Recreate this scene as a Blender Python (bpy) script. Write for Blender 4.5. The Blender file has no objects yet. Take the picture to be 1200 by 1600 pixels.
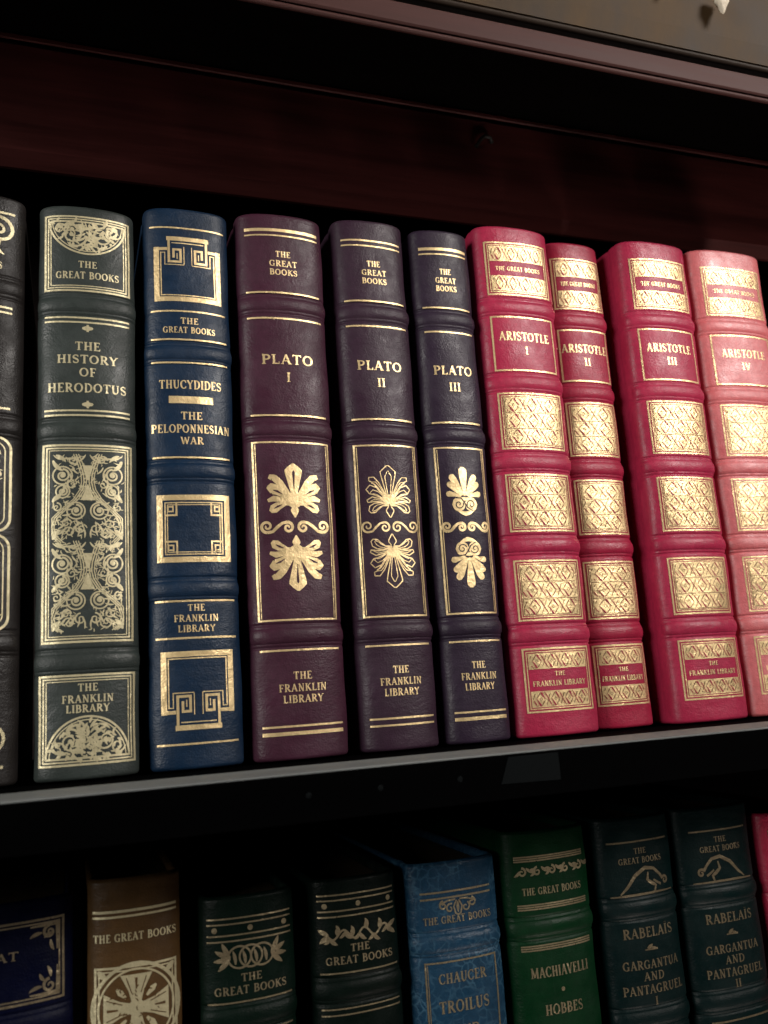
import bpy, math, random
from math import sin, cos, pi, radians, sqrt
from mathutils import Matrix, Vector

random.seed(7)
SC = bpy.context.scene
COL = SC.collection

# ------------------------------------------------------------------ camera
cd = bpy.data.cameras.new('camera')
cam = bpy.data.objects.new('camera', cd)
COL.objects.link(cam)
SC.camera = cam
YAW, PITCH, ROLL = 0.34703535, 0.19532189, -0.06685839
f0 = Vector((sin(YAW), cos(YAW), 0)); r0 = Vector((cos(YAW), -sin(YAW), 0)); u0 = Vector((0, 0, 1))
fw = f0 * cos(PITCH) + u0 * sin(PITCH); up = u0 * cos(PITCH) - f0 * sin(PITCH)
rt = r0 * cos(ROLL) + up * sin(ROLL); up2 = up * cos(ROLL) - r0 * sin(ROLL)
m = Matrix((rt, up2, -fw)).transposed().to_4x4()
m.translation = Vector((-0.0058, -0.3739, 0.0269))
cam.matrix_world = m
cd.sensor_fit = 'HORIZONTAL'
cd.sensor_width = 36.0
cd.lens = 36.0 * 1383.6 / 1200.0
cd.clip_start = 0.01
cd.clip_end = 50
cd.dof.use_dof = True
cd.dof.focus_distance = 0.40
cd.dof.aperture_fstop = 15.0

# ------------------------------------------------------------------ world, lamps, exposure
world = bpy.data.worlds.new('World')
SC.world = world
world.use_nodes = True
bg = world.node_tree.nodes['Background']
bg.inputs[0].default_value = (0.75, 0.80, 0.9, 1)
bg.inputs[1].default_value = 0.006


def area(name, loc, target, sx, sy, power, colr):
    l = bpy.data.lights.new(name, 'AREA')
    l.shape = 'RECTANGLE'; l.size = sx; l.size_y = sy
    l.energy = power; l.color = colr
    o = bpy.data.objects.new(name, l); COL.objects.link(o)
    o.location = loc
    o.rotation_euler = (Vector(target) - Vector(loc)).to_track_quat('-Z', 'Y').to_euler()
    return o


area('window_light', (-1.02, -0.60, 0.34), (0.12, 0.0, 0.08), 0.45, 0.5, 11.5, (1.0, 0.97, 0.92))
area('room_light', (1.10, -1.20, 0.85), (0.30, 0.0, 0.26), 0.45, 0.6, 1.8, (1.0, 0.94, 0.88)).data.spread = radians(38)
area('header_fill', (0.56, -0.46, -0.95), (0.34, 0.03, 0.33), 0.4, 0.2, 0.42, (1.0, 0.86, 0.78)).data.spread = radians(42)  # added fill lamp from below, lifts the header board

vs = SC.view_settings
SC.display_settings.display_device = 'sRGB'
vs.view_transform = 'Standard'
vs.look = 'None'
vs.exposure = 0.0
vs.gamma = 1.0
vs.use_curve_mapping = False


# ------------------------------------------------------------------ materials
def new_mat(name):
    m = bpy.data.materials.new(name); m.use_nodes = True
    nt = m.node_tree
    return m, nt, nt.nodes['Principled BSDF']


def nd(nt, t, **kw):
    n = nt.nodes.new(t)
    for k, v in kw.items():
        setattr(n, k, v)
    return n


def noise(nt, co, scale, detail=4, rough=.6):
    n = nd(nt, 'ShaderNodeTexNoise')
    n.inputs['Scale'].default_value = scale
    n.inputs['Detail'].default_value = detail
    n.inputs['Roughness'].default_value = rough
    nt.links.new(co, n.inputs['Vector'])
    return n.outputs['Fac']


def mixc(nt, fac, a, b):
    n = nd(nt, 'ShaderNodeMix', data_type='RGBA')
    nt.links.new(fac, n.inputs[0]) if not isinstance(fac, float) else setattr(n.inputs[0], 'default_value', fac)
    for k, v in ((6, a), (7, b)):
        if isinstance(v, tuple):
            n.inputs[k].default_value = (*v, 1) if len(v) == 3 else v
        else:
            nt.links.new(v, n.inputs[k])
    return n.outputs[2]


def remap(nt, x, a, b, c, d):
    n = nd(nt, 'ShaderNodeMapRange')
    nt.links.new(x, n.inputs[0])
    for i, v in enumerate((a, b, c, d)):
        n.inputs[i + 1].default_value = v
    return n.outputs[0]


def bump(nt, h, strength, dist, prev=None):
    n = nd(nt, 'ShaderNodeBump')
    n.inputs['Strength'].default_value = strength
    n.inputs['Distance'].default_value = dist
    nt.links.new(h, n.inputs['Height'])
    if prev is not None:
        nt.links.new(prev, n.inputs['Normal'])
    return n.outputs[0]


def leather(name, colr, rough=.45, var=.28, crackle=0.0, spec=.33, crack_col=None):
    m, nt, p = new_mat(name)
    tc = nd(nt, 'ShaderNodeTexCoord'); co = tc.outputs['Object']
    big = noise(nt, co, 28, 5, .6)
    fine = noise(nt, co, 420, 3, .6)
    dark = tuple(c * (1 - var) for c in colr); light = tuple(min(1, c * (1 + var)) for c in colr)
    c = mixc(nt, remap(nt, big, .3, .7, 0, 1), dark, light)
    c = mixc(nt, remap(nt, fine, .35, .75, 0, .5), c, tuple(x * .6 for x in colr))
    c = mixc(nt, remap(nt, noise(nt, co, 1900, 2, .5), .70, .80, 0, .35), c, tuple(min(1, x * 1.6 + .03) for x in colr))
    sc = nd(nt, 'ShaderNodeMapping'); sc.inputs['Scale'].default_value = (900, 300, 60); nt.links.new(co, sc.inputs['Vector'])
    c = mixc(nt, remap(nt, noise(nt, sc.outputs[0], 1.0, 3, .5), .68, .82, 0, .3), c, tuple(min(1, x * 1.5 + .02) for x in colr))
    vo = nd(nt, 'ShaderNodeTexVoronoi', feature='F1'); vo.inputs['Scale'].default_value = 1250
    nt.links.new(co, vo.inputs['Vector'])
    b = bump(nt, vo.outputs['Distance'], .24, .0003)
    b = bump(nt, noise(nt, co, 160, 4, .6), .40, .0008, b)
    cm = nd(nt, 'ShaderNodeMapping'); cm.inputs['Scale'].default_value = (40, 40, 190); nt.links.new(co, cm.inputs['Vector'])
    b = bump(nt, noise(nt, cm.outputs[0], 1.0, 4, .6), .22, .0012, b)
    if crackle:
        wob = nd(nt, 'ShaderNodeTexNoise'); wob.inputs['Scale'].default_value = 150; wob.inputs['Detail'].default_value = 4
        nt.links.new(co, wob.inputs['Vector'])
        vm = nd(nt, 'ShaderNodeVectorMath', operation='MULTIPLY_ADD')
        nt.links.new(wob.outputs['Color'], vm.inputs[0]); vm.inputs[1].default_value = (.006, .006, .006)
        nt.links.new(co, vm.inputs[2])
        vc = nd(nt, 'ShaderNodeTexVoronoi', feature='DISTANCE_TO_EDGE'); vc.inputs['Scale'].default_value = 260
        nt.links.new(vm.outputs[0], vc.inputs['Vector'])
        cr = remap(nt, vc.outputs['Distance'], 0, .12, 1, 0)
        patch = remap(nt, noise(nt, co, 60, 3), .4, .62, 0, crackle)
        mul = nd(nt, 'ShaderNodeMath', operation='MULTIPLY'); nt.links.new(cr, mul.inputs[0]); nt.links.new(patch, mul.inputs[1])
        c = mixc(nt, mul.outputs[0], c, crack_col or tuple(min(1, x * 1.9 + .02) for x in colr))
        b = bump(nt, vc.outputs['Distance'], .35, .0006, b)
    geo = nd(nt, 'ShaderNodeNewGeometry')
    rub = nd(nt, 'ShaderNodeMath', operation='MULTIPLY')
    nt.links.new(remap(nt, geo.outputs['Pointiness'], .525, .60, 0, .55), rub.inputs[0])
    nt.links.new(remap(nt, noise(nt, co, 240, 4), .38, .6, 0, 1), rub.inputs[1])
    c = mixc(nt, rub.outputs[0], c, tuple(min(1, x * 1.7 + .02) for x in colr))
    nt.links.new(c, p.inputs['Base Color'])
    nt.links.new(remap(nt, noise(nt, co, 90, 4), .3, .7, rough - .12, rough + .14), p.inputs['Roughness'])
    p.inputs['Specular IOR Level'].default_value = spec
    nt.links.new(b, p.inputs['Normal'])
    return m


def gold(name, colr=(.84, .63, .33), rough=.38, metal=.60, wear=.40, wave=.42):
    m, nt, p = new_mat(name)
    tc = nd(nt, 'ShaderNodeTexCoord'); co = tc.outputs['Object']
    a = noise(nt, co, 900, 3, .7); b = noise(nt, co, 130, 4, .6)
    c = mixc(nt, remap(nt, b, .3, .7, 0, 1), tuple(x * .86 for x in colr), colr)
    c = mixc(nt, remap(nt, a, .56, .74, 0, wear), c, tuple(x * .32 for x in colr))
    nt.links.new(c, p.inputs['Base Color'])
    p.inputs['Metallic'].default_value = metal
    nt.links.new(remap(nt, a, .3, .7, rough - .08, rough + .14), p.inputs['Roughness'])
    nt.links.new(bump(nt, noise(nt, co, 170, 3, .6), wave, .0012, bump(nt, noise(nt, co, 700, 4, .7), .5, .0004)), p.inputs['Normal'])
    return m


def wood(name, c1, c2, rough=.4, scale=(6, 90, 90), spec=.5):
    m, nt, p = new_mat(name)
    tc = nd(nt, 'ShaderNodeTexCoord')
    mp = nd(nt, 'ShaderNodeMapping'); mp.inputs['Scale'].default_value = scale
    nt.links.new(tc.outputs['Object'], mp.inputs['Vector'])
    n = noise(nt, mp.outputs[0], 1.0, 6, .65)
    nt.links.new(mixc(nt, remap(nt, n, .3, .7, 0, 1), c1, c2), p.inputs['Base Color'])
    nt.links.new(remap(nt, n, .3, .7, rough - .06, rough + .1), p.inputs['Roughness'])
    p.inputs['Specular IOR Level'].default_value = spec
    nt.links.new(bump(nt, n, .2, .0008), p.inputs['Normal'])
    return m


GOLD = gold('gold_foil')
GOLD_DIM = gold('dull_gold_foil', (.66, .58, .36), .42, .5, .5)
GOLD_WORN_SHADE = gold('worn_shaded_gold_foil', (.44, .35, .215), .34, .8, 1.0, .6)  # worn gold, also darkened in colour for the lower row's shade
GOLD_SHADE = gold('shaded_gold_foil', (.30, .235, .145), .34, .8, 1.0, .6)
GILT = gold('gilt_page_edge', (.10, .07, .04), .5, .4, .5)
L_BROWN = leather('dark_brown_leather', (.018, .015, .014))
L_GREY = leather('grey_green_leather', (.032, .040, .037))
L_BLUE = leather('dark_blue_leather', (.005, .019, .046))
L_P1 = leather('plum_leather', (.050, .015, .029), spec=.26)
L_P2 = leather('dark_plum_leather', (.034, .016, .029), spec=.26)
L_P3 = leather('violet_black_leather', (.025, .015, .029), spec=.26)
L_RED = leather('red_leather', (.36, .020, .060), .42, .18)
L_RED2 = leather('crimson_leather', (.31, .013, .042), .43, .18)
L_GLARE = leather('glare_red_leather', (.56, .108, .118), .50, .14, spec=1.0)  # red leather with the glare painted in as a paler colour
L_NAVY = leather('navy_leather', (.001, .002, .015), spec=.14)
L_TAN = leather('brown_leather', (.088, .046, .016), spec=.25)
L_G1 = leather('bottle_green_leather', (.0015, .0075, .0045), spec=.14)
L_G2 = leather('black_green_leather', (.0012, .0045, .003), spec=.12)
L_CH = leather('mid_blue_leather', (.030, .125, .26), .45, .2, .45, crack_col=(.10, .25, .40))
L_MA = leather('green_leather', (.0015, .021, .0065), spec=.14)
L_R1 = leather('teal_black_leather', (.0011, .0078, .0080), spec=.14)
W_DARK = wood('dark_stained_wood', (.008, .004, .0035), (.013, .006, .005), .45)
W_SOFFIT = wood('unlit_black_wood', (.0012, .0009, .0008), (.002, .0014, .0012), .8, spec=.02)  # near black so the soffit stays dark: shade put into the colour
W_MAROON = wood('maroon_stained_wood', (.034, .008, .0075), (.092, .020, .018), .5, spec=.2)
W_MAUVE = wood('mauve_brown_wood', (.050, .021, .019), (.075, .032, .028), .55, spec=.15)
W_BLACK = wood('black_lacquer', (.0005, .0005, .0006), (.0009, .0009, .001), .8, spec=.01)
W_GREY = wood('grey_shelf_top', (.14, .15, .15), (.21, .22, .215), .6, spec=.3)
W_GROOVE = wood('black_brown_wood', (.008, .007, .006), (.016, .012, .009), .5)
W_BEAD = wood('brown_bead', (.02, .013, .009), (.035, .024, .017), .6, spec=.15)
W_TAN = wood('tan_mottled_board', (.020, .011, .005), (.085, .052, .024), .6, (22, 22, 12), .15)
SHEEN_NAIL = wood('sheen_and_nail_tone', (.0028, .0036, .0040), (.0036, .0046, .0050), .7, spec=.04)  # blue-black for the painted reflection and the nail heads
IVORY = leather('ivory_plaster', (.62, .54, .42), .5, .15)
STEEL = gold('dull_steel', (.0035, .004, .0045), .5, .2, .3)
GOLD_SHADOW = gold('shadowed_gold', (.20, .085, .04), .5, .25, .4)  # shade in the debossed lattice lines, painted as darker gold


# ------------------------------------------------------------------ mesh helpers
def link_mesh(name, verts, faces, mat, parent, smooth=True):
    me = bpy.data.meshes.new(name)
    me.from_pydata(verts, [], faces)
    me.materials.append(mat)
    if smooth:
        me.polygons.foreach_set('use_smooth', [True] * len(me.polygons))
    me.update()
    o = bpy.data.objects.new(name, me); COL.objects.link(o)
    if parent is not None:
        o.parent = parent
    return o


def empty(name, loc, label, cat, group=None):
    o = bpy.data.objects.new(name, None); COL.objects.link(o)
    o.empty_display_size = .02
    o.location = loc
    o['label'] = label; o['category'] = cat
    if group:
        o['group'] = group
    return o


def prism(name, prof, x0, x1, mat, parent, smooth=False, n=1):
    """profile of (y, z) points swept along x, capped"""
    k = len(prof); V = []; F = []
    for i in range(n + 1):
        x = x0 + (x1 - x0) * i / n
        V += [(x, y, z) for y, z in prof]
    for i in range(n):
        for j in range(k):
            a = i * k + j; b = i * k + (j + 1) % k
            F.append((a, b, b + k, a + k))
    F.append(tuple(range(k))[::-1]); F.append(tuple(n * k + j for j in range(k)))
    return link_mesh(name, V, F, mat, parent, smooth)


def box(name, x0, x1, y0, y1, z0, z1, mat, parent, c=.0008):
    prof = [(y0 + c, z0), (y1 - c, z0), (y1, z0 + c), (y1, z1 - c), (y1 - c, z1), (y0 + c, z1), (y0, z1 - c), (y0, z0 + c)]
    return prism(name, prof, x0, x1, mat, parent)


# ------------------------------------------------------------------ bookcase
BX0, BX1 = -0.45, 1.15
case = empty('bookcase', (0, .1, -.31), 'dark maroon and black wooden bookcase holding two rows of leather books', 'bookcase')
case.location = (0, 0, 0)
sh = box('shelf', BX0, BX1, -.0645, .20, -.0155, -.0008, W_BLACK, case, .0002)
box('lit_front_strip', BX0, BX1, -.0660, -.0365, -.0006, .0002, W_GREY, sh, .0002)  # black board left behind this strip paints the books' contact shadow
box('edge_band', BX0, BX1, -.0665, -.0646, -.0165, -.0006, W_BLACK, sh, .0004)
link_mesh('shelf_underside', [(BX0, -.0645, -.0158), (BX1, -.0645, -.0158), (BX1, .20, -.0158), (BX0, .20, -.0158)], [(0, 1, 2, 3)], W_BLACK, sh)
sl = box('shelf', BX0, BX1, -.0645, .20, -.3085, -.293, W_GREY, case, .0006)
box('edge_band', BX0, BX1, -.0665, -.0646, -.3095, -.2936, W_BLACK, sl, .0004)
box('back_panel', BX0, BX1, .201, .213, -.40, .40, W_DARK, case)
hd = box('header_board', BX0, BX1, .030, .044, .279, .3465, W_MAROON, case, .006)
box('bead', BX0, BX1, .0285, .0298, .3425, .3455, W_MAROON, hd, .0005)
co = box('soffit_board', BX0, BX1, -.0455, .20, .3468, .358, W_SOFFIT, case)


def cornice_piece(name, prof, mat, parent):
    return prism(name, prof, BX0, BX1, mat, parent)


# lip, thin groove, mauve fascia, dark cove, bead and flaring tan board
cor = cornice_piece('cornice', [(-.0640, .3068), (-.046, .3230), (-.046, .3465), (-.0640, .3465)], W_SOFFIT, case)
lip = [(-.0700 - .0011 * sin(a), .3003 + .0011 - .0011 * cos(a)) for a in [i * pi / 8 for i in range(9)]]
cornice_piece('lip_moulding', [(-.0680, .3016)] + lip + [(-.0680, .3025)], W_MAUVE, cor)
cornice_piece('groove', [(-.0642, .3062), (-.0688, .3026), (-.0688, .3037), (-.0642, .3068)], W_GROOVE, cor)
cornice_piece('fascia', [(-.0641, .3070), (-.0700, .3038), (-.0708, .3046), (-.0708, .3138), (-.0700, .3148), (-.0641, .3148)], W_MAUVE, cor)
cornice_piece('cove_moulding', [(-.0641, .3150), (-.0650, .3150), (-.0640, .3170), (-.0655, .3186), (-.0680, .3192), (-.0641, .3192)], W_GROOVE, cor)
bead = [(-.0692 - .0011 * sin(a), .3194 + .0011 - .0011 * cos(a)) for a in [i * pi / 8 for i in range(9)]]
cornice_piece('bead_moulding', [(-.0641, .3194)] + bead + [(-.0641, .3216)], W_BEAD, cor)
cornice_piece('crown_board', [(-.0641, .3222), (-.0700, .3222), (-.0720, .332), (-.0740, .350), (-.0780, .400), (-.0641, .400)], W_TAN, cor)


# ------------------------------------------------------------------ lettering: a small stroke alphabet with serifs
def arc(cx, cy, rx, ry, a0, a1, n=14):
    return [(cx + rx * cos(radians(a0 + (a1 - a0) * i / n)), cy + ry * sin(radians(a0 + (a1 - a0) * i / n))) for i in range(n + 1)]


T, S = .185, .10


def bowl(pts, cx, rx):
    """thick at the sides, thin at top and bottom"""
    return (pts, [S + (T - S) * min(1, abs(x - cx) / rx) ** 1.5 for x, y in pts])


def serif(x, y, w=.17):
    return ([(x - w, y), (x + w, y)], .075)


def stem(x, y0=0, y1=1):
    return ([(x, y0), (x, y1)], T)


def glyphs():
    g = {}
    h = .0375
    b, t = h, 1 - h
    g['I'] = (.40, [stem(.2), serif(.2, b), serif(.2, t)])
    g['T'] = (.80, [stem(.4), serif(.4, b), ([(.02, t), (.78, t)], .09), ([(.05, t), (.05, .78)], .07), ([(.75, t), (.75, .78)], .07)])
    g['L'] = (.70, [stem(.2), serif(.2, t), ([(.05, b + .01), (.66, b + .01)], .09), ([(.63, .02), (.63, .24)], .07)])
    g['E'] = (.72, [stem(.2), ([(.04, t), (.64, t)], .09), ([(.2, .52), (.52, .52)], .09), ([(.04, b), (.68, b)], .09), ([(.63, .98), (.63, .8)], .07), ([(.67, .02), (.67, .22)], .07), ([(.5, .42), (.5, .62)], .06)])
    g['F'] = (.68, [stem(.2), serif(.2, b), ([(.04, t), (.64, t)], .09), ([(.2, .5), (.52, .5)], .09), ([(.63, .98), (.63, .78)], .07), ([(.5, .4), (.5, .6)], .06)])
    g['H'] = (.92, [stem(.2), stem(.72), serif(.2, b), serif(.2, t), serif(.72, b), serif(.72, t), ([(.2, .5), (.72, .5)], .09)])
    g['N'] = (.94, [([(.2, 0), (.2, 1)], S), ([(.76, 0), (.76, 1)], S), ([(.17, 1), (.76, 0)], T), serif(.2, b, .14), serif(.14, t, .13), serif(.76, t, .14)])
    g['M'] = (1.14, [([(.18, 0), (.2, 1)], S), ([(.96, 0), (.94, 1)], T), ([(.18, 1), (.57, .08)], T), ([(.57, .08), (.95, 1)], S), serif(.18, b, .14), serif(.96, b, .16), serif(.13, t, .12), serif(1.0, t, .12)])
    g['A'] = (.88, [([(.10, 0), (.43, 1)], S), ([(.42, 1), (.76, 0)], T), ([(.22, .34), (.62, .34)], .08), serif(.10, b, .13), serif(.77, b, .15)])
    g['V'] = (.86, [([(.10, 1), (.43, 0)], T), ([(.43, 0), (.76, 1)], S), serif(.10, t, .15), serif(.76, t, .13)])
    g['W'] = (1.2, [([(.08, 1), (.36, 0)], T), ([(.36, 0), (.6, .95)], S), ([(.58, .95), (.84, 0)], T), ([(.84, 0), (1.1, 1)], S), serif(.08, t, .14), serif(1.1, t, .13)])
    g['Y'] = (.84, [([(.08, 1), (.42, .48)], T), ([(.42, .48), (.75, 1)], S), stem(.42, 0, .5), serif(.42, b), serif(.09, t, .14), serif(.75, t, .13)])
    g['K'] = (.90, [stem(.2), serif(.2, b), serif(.2, t), ([(.22, .45), (.72, .98)], S), ([(.36, .6), (.78, .02)], T), serif(.74, t, .13), serif(.79, b, .14)])
    g['P'] = (.74, [stem(.2), serif(.2, b), bowl([(.06, .955), (.36, .955)] + arc(.38, .72, .27, .235, 90, -90) + [(.2, .485)], .38, .27)])
    g['R'] = (.88, [stem(.2), serif(.2, b), bowl([(.06, .955), (.36, .955)] + arc(.38, .735, .26, .22, 90, -90) + [(.2, .515)], .38, .26), ([(.4, .52), (.78, .02)], T), serif(.80, b, .10)])
    g['B'] = (.80, [stem(.2), bowl([(.06, .955), (.36, .955)] + arc(.38, .745, .23, .21, 90, -90) + [(.2, .535)], .38, .23), bowl([(.2, .535), (.38, .535)] + arc(.40, .29, .29, .245, 90, -90) + [(.06, .045)], .40, .29)])
    g['D'] = (.90, [stem(.2), bowl([(.06, .955), (.36, .955)] + arc(.38, .5, .40, .455, 90, -90, 20) + [(.06, .045)], .38, .40)])
    g['O'] = (.98, [bowl(arc(.48, .5, .38, .455, 0, 360, 28), .48, .38)])
    g['C'] = (.86, [bowl(arc(.48, .5, .38, .455, 42, 318, 24), .48, .38), ([(.77, .95), (.77, .68)], .07), ([(.77, .05), (.77, .30)], .06)])
    g['G'] = (.94, [bowl(arc(.48, .5, .38, .455, 42, 300, 24), .48, .38), ([(.77, .95), (.77, .68)], .07), ([(.74, .04), (.74, .44)], T), serif(.74, .44, .16)])
    g['U'] = (.90, [([(.2, 1), (.2, .4)] + arc(.46, .36, .26, .315, 180, 270, 8), T), (arc(.46, .36, .26, .315, 270, 360, 8) + [(.72, 1)], S), serif(.2, t), serif(.72, t, .13)])
    g['S'] = (.70, [(arc(.34, .74, .24, .215, 40, 180, 10)[:-1] + [(.11, .70), (.18, .60), (.34, .52), (.50, .44), (.58, .32)] + arc(.34, .26, .25, .215, 0, -145, 10),
                    [S] * 8 + [.13, .15, T, T, T, .16, .14] + [S] * 11), ([(.55, .96), (.55, .74)], .07), ([(.11, .04), (.11, .28)], .07)])
    g['Ï'] = (.44, g['I'][1] + [([(.08, 1.16), (.14, 1.16)], .10), ([(.27, 1.16), (.33, 1.16)], .10)])
    g['·'] = (.4, [([(.13, .5), (.27, .5)], .14)])
    g[' '] = (.42, [])
    return g


GL = glyphs()


# ------------------------------------------------------------------ spine surface
class Spine:
    def __init__(s, W, H, b=.0055, rs=.0035, ex=.38, seed=0):
        s.W, s.H, s.b, s.rs, s.ex = W, H, b, rs, ex
        s.ph = [random.uniform(0, 6.28) for _ in range(6)]

    def y(s, q):
        q = min(1, abs(q))
        return s.rs - (s.b + s.rs) * max(0.0, 1 - q ** 2.2) ** s.ex

    def pt(s, t):                      # t in -pi/2..pi/2
        q = sin(t)
        return q * s.W / 2, s.y(q)

    def nrm(s, t):
        e = .012
        a = s.pt(max(-pi / 2, t - e)); b = s.pt(min(pi / 2, t + e))
        dx, dy = b[0] - a[0], b[1] - a[1]
        l = sqrt(dx * dx + dy * dy) or 1
        return dy / l, -dx / l

    def wav(s, t, v):
        p = s.ph
        return .00016 * (sin(v * 90 + p[0] + 2 * t) + .6 * sin(v * 210 + p[1] - 3 * t) + .5 * sin(4 * t + p[2] + 40 * v))

    def at(s, x, v, off):              # x, v in metres on the spine
        q = max(-.999, min(.999, x / (s.W / 2)))
        t = math.asin(q)
        px, py = s.pt(t); nx, ny = s.nrm(t)
        d = off + s.wav(t, v)
        return (px + nx * d, py + ny * d, v)


LAY = [0]


class Dec:
    """gold tooling laid on the spine; all coordinates in mm, x from the spine centre, v up from the tail"""

    def __init__(s, sp, base=.00010):
        s.sp = sp; s.V = []; s.F = []; s.base = base

    def _lay(s):
        LAY[0] = (LAY[0] + 1) % 24
        return s.base + LAY[0] * 3e-6

    def rib(s, pts, w, closed=False, step=.8):
        off = s._lay()
        ws = list(w) if isinstance(w, (list, tuple)) else [w] * len(pts)
        P = []; Wd = []
        for i in range(len(pts) - 1):
            (x0, v0), (x1, v1) = pts[i], pts[i + 1]
            L = math.hypot(x1 - x0, v1 - v0)
            n = max(1, int(abs(x1 - x0) / step + .999), int(L / 6 + .999))
            for k in range(n):
                a = k / n
                P.append((x0 + (x1 - x0) * a, v0 + (v1 - v0) * a)); Wd.append(ws[i] + (ws[i + 1] - ws[i]) * a)
        P.append(pts[-1]); Wd.append(ws[-1])
        m = max(1, int(max(Wd) / 1.0 + .5))
        base = len(s.V); N = len(P)
        for i in range(N):
            a = P[max(0, i - 1)]; b = P[min(N - 1, i + 1)]
            if closed and (i == 0 or i == N - 1):
                a = P[N - 2]; b = P[1]
            dx, dy = b[0] - a[0], b[1] - a[1]; l = math.hypot(dx, dy) or 1
            nx, ny = -dy / l, dx / l
            for j in range(m + 1):
                k = (j / m - .5) * Wd[i]
                s.V.append(s.sp.at((P[i][0] + nx * k) * .001, (P[i][1] + ny * k) * .001, off))
        for i in range(N - 1):
            for j in range(m):
                q = base + i * (m + 1) + j
                s.F.append((q, q + 1, q + m + 2, q + m + 1))
        return s

    def rect(s, x0, x1, v0, v1):
        return s.rib([(x0, (v0 + v1) / 2), (x1, (v0 + v1) / 2)], v1 - v0)

    def frame(s, x0, x1, v0, v1, w):
        h = w / 2
        s.rib([(x0, v0 + h), (x1, v0 + h)], w); s.rib([(x0, v1 - h), (x1, v1 - h)], w)
        s.rib([(x0 + h, v0 + w), (x0 + h, v1 - w)], w); s.rib([(x1 - h, v0 + w), (x1 - h, v1 - w)], w)
        return s

    def poly_line(s, pts, w):
        """square-cornered path: each leg extended by half the width"""
        h = w / 2
        for (x0, v0), (x1, v1) in zip(pts, pts[1:]):
            l = math.hypot(x1 - x0, v1 - v0); ux, uy = (x1 - x0) / l * h, (v1 - v0) / l * h
            s.rib([(x0 - ux, v0 - uy), (x1 + ux, v1 + uy)], w)
        return s

    def spiral(s, cx, cv, r, turns, a0, d, w0, w1, n=None):
        n = n or int(14 * turns) + 4
        pts = []; ws = []
        for i in range(n + 1):
            k = i / n; a = radians(a0) + d * k * turns * 2 * pi; rr = r * (1 - .86 * k)
            pts.append((cx + rr * cos(a), cv + rr * sin(a))); ws.append(w0 + (w1 - w0) * k)
        return s.rib(pts, ws)

    def dot(s, x, v, r):
        n = 8
        pts = [(x - r + 2 * r * i / n, v) for i in range(n + 1)]
        ws = [2 * sqrt(max(.0004, r * r - (p[0] - x) ** 2)) for p in pts]
        return s.rib(pts, ws)

    def leaf(s, x, v, ang, L, w, bend=0.0):
        n = 8; pts = []; ws = []; a = radians(ang)
        px, pv = x, v
        for i in range(n + 1):
            k = i / n
            pts.append((px, pv)); ws.append(max(.12, w * sin(pi * min(1, .08 + k * .9)) ** .8))
            px += L / n * cos(a); pv += L / n * sin(a); a += radians(bend) / n
        return s.rib(pts, ws)

    def text(s, txt, cx, cv, cap, width=None, slant=0):
        adv = sum(GL[c][0] for c in txt); sp_ = .10 * (len(txt) - 1)
        tot = adv + sp_
        sx = cap if width is None else width / tot
        x = cx - tot * sx / 2
        for c in txt:
            w, st = GL[c]
            for pts, wd in st:
                k = (cap + sx) / 2
                P = [(x + px * sx, cv - cap / 2 + py * cap) for px, py in pts]
                ww = [q * k * 1.12 for q in wd] if isinstance(wd, list) else wd * k * 1.12
                s.rib(P, ww, closed=(c == 'O'))
            x += (w + .10) * sx
        return s

    def done(s, name, mat, parent):
        if not s.F:
            return None
        return link_mesh(name, s.V, s.F, mat, parent)


# ------------------------------------------------------------------ a leather-bound book
def fade(t):
    a = abs(t) / (pi / 2)
    return 1 if a < .80 else max(0, 1 - (a - .80) / .2) ** .7


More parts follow.
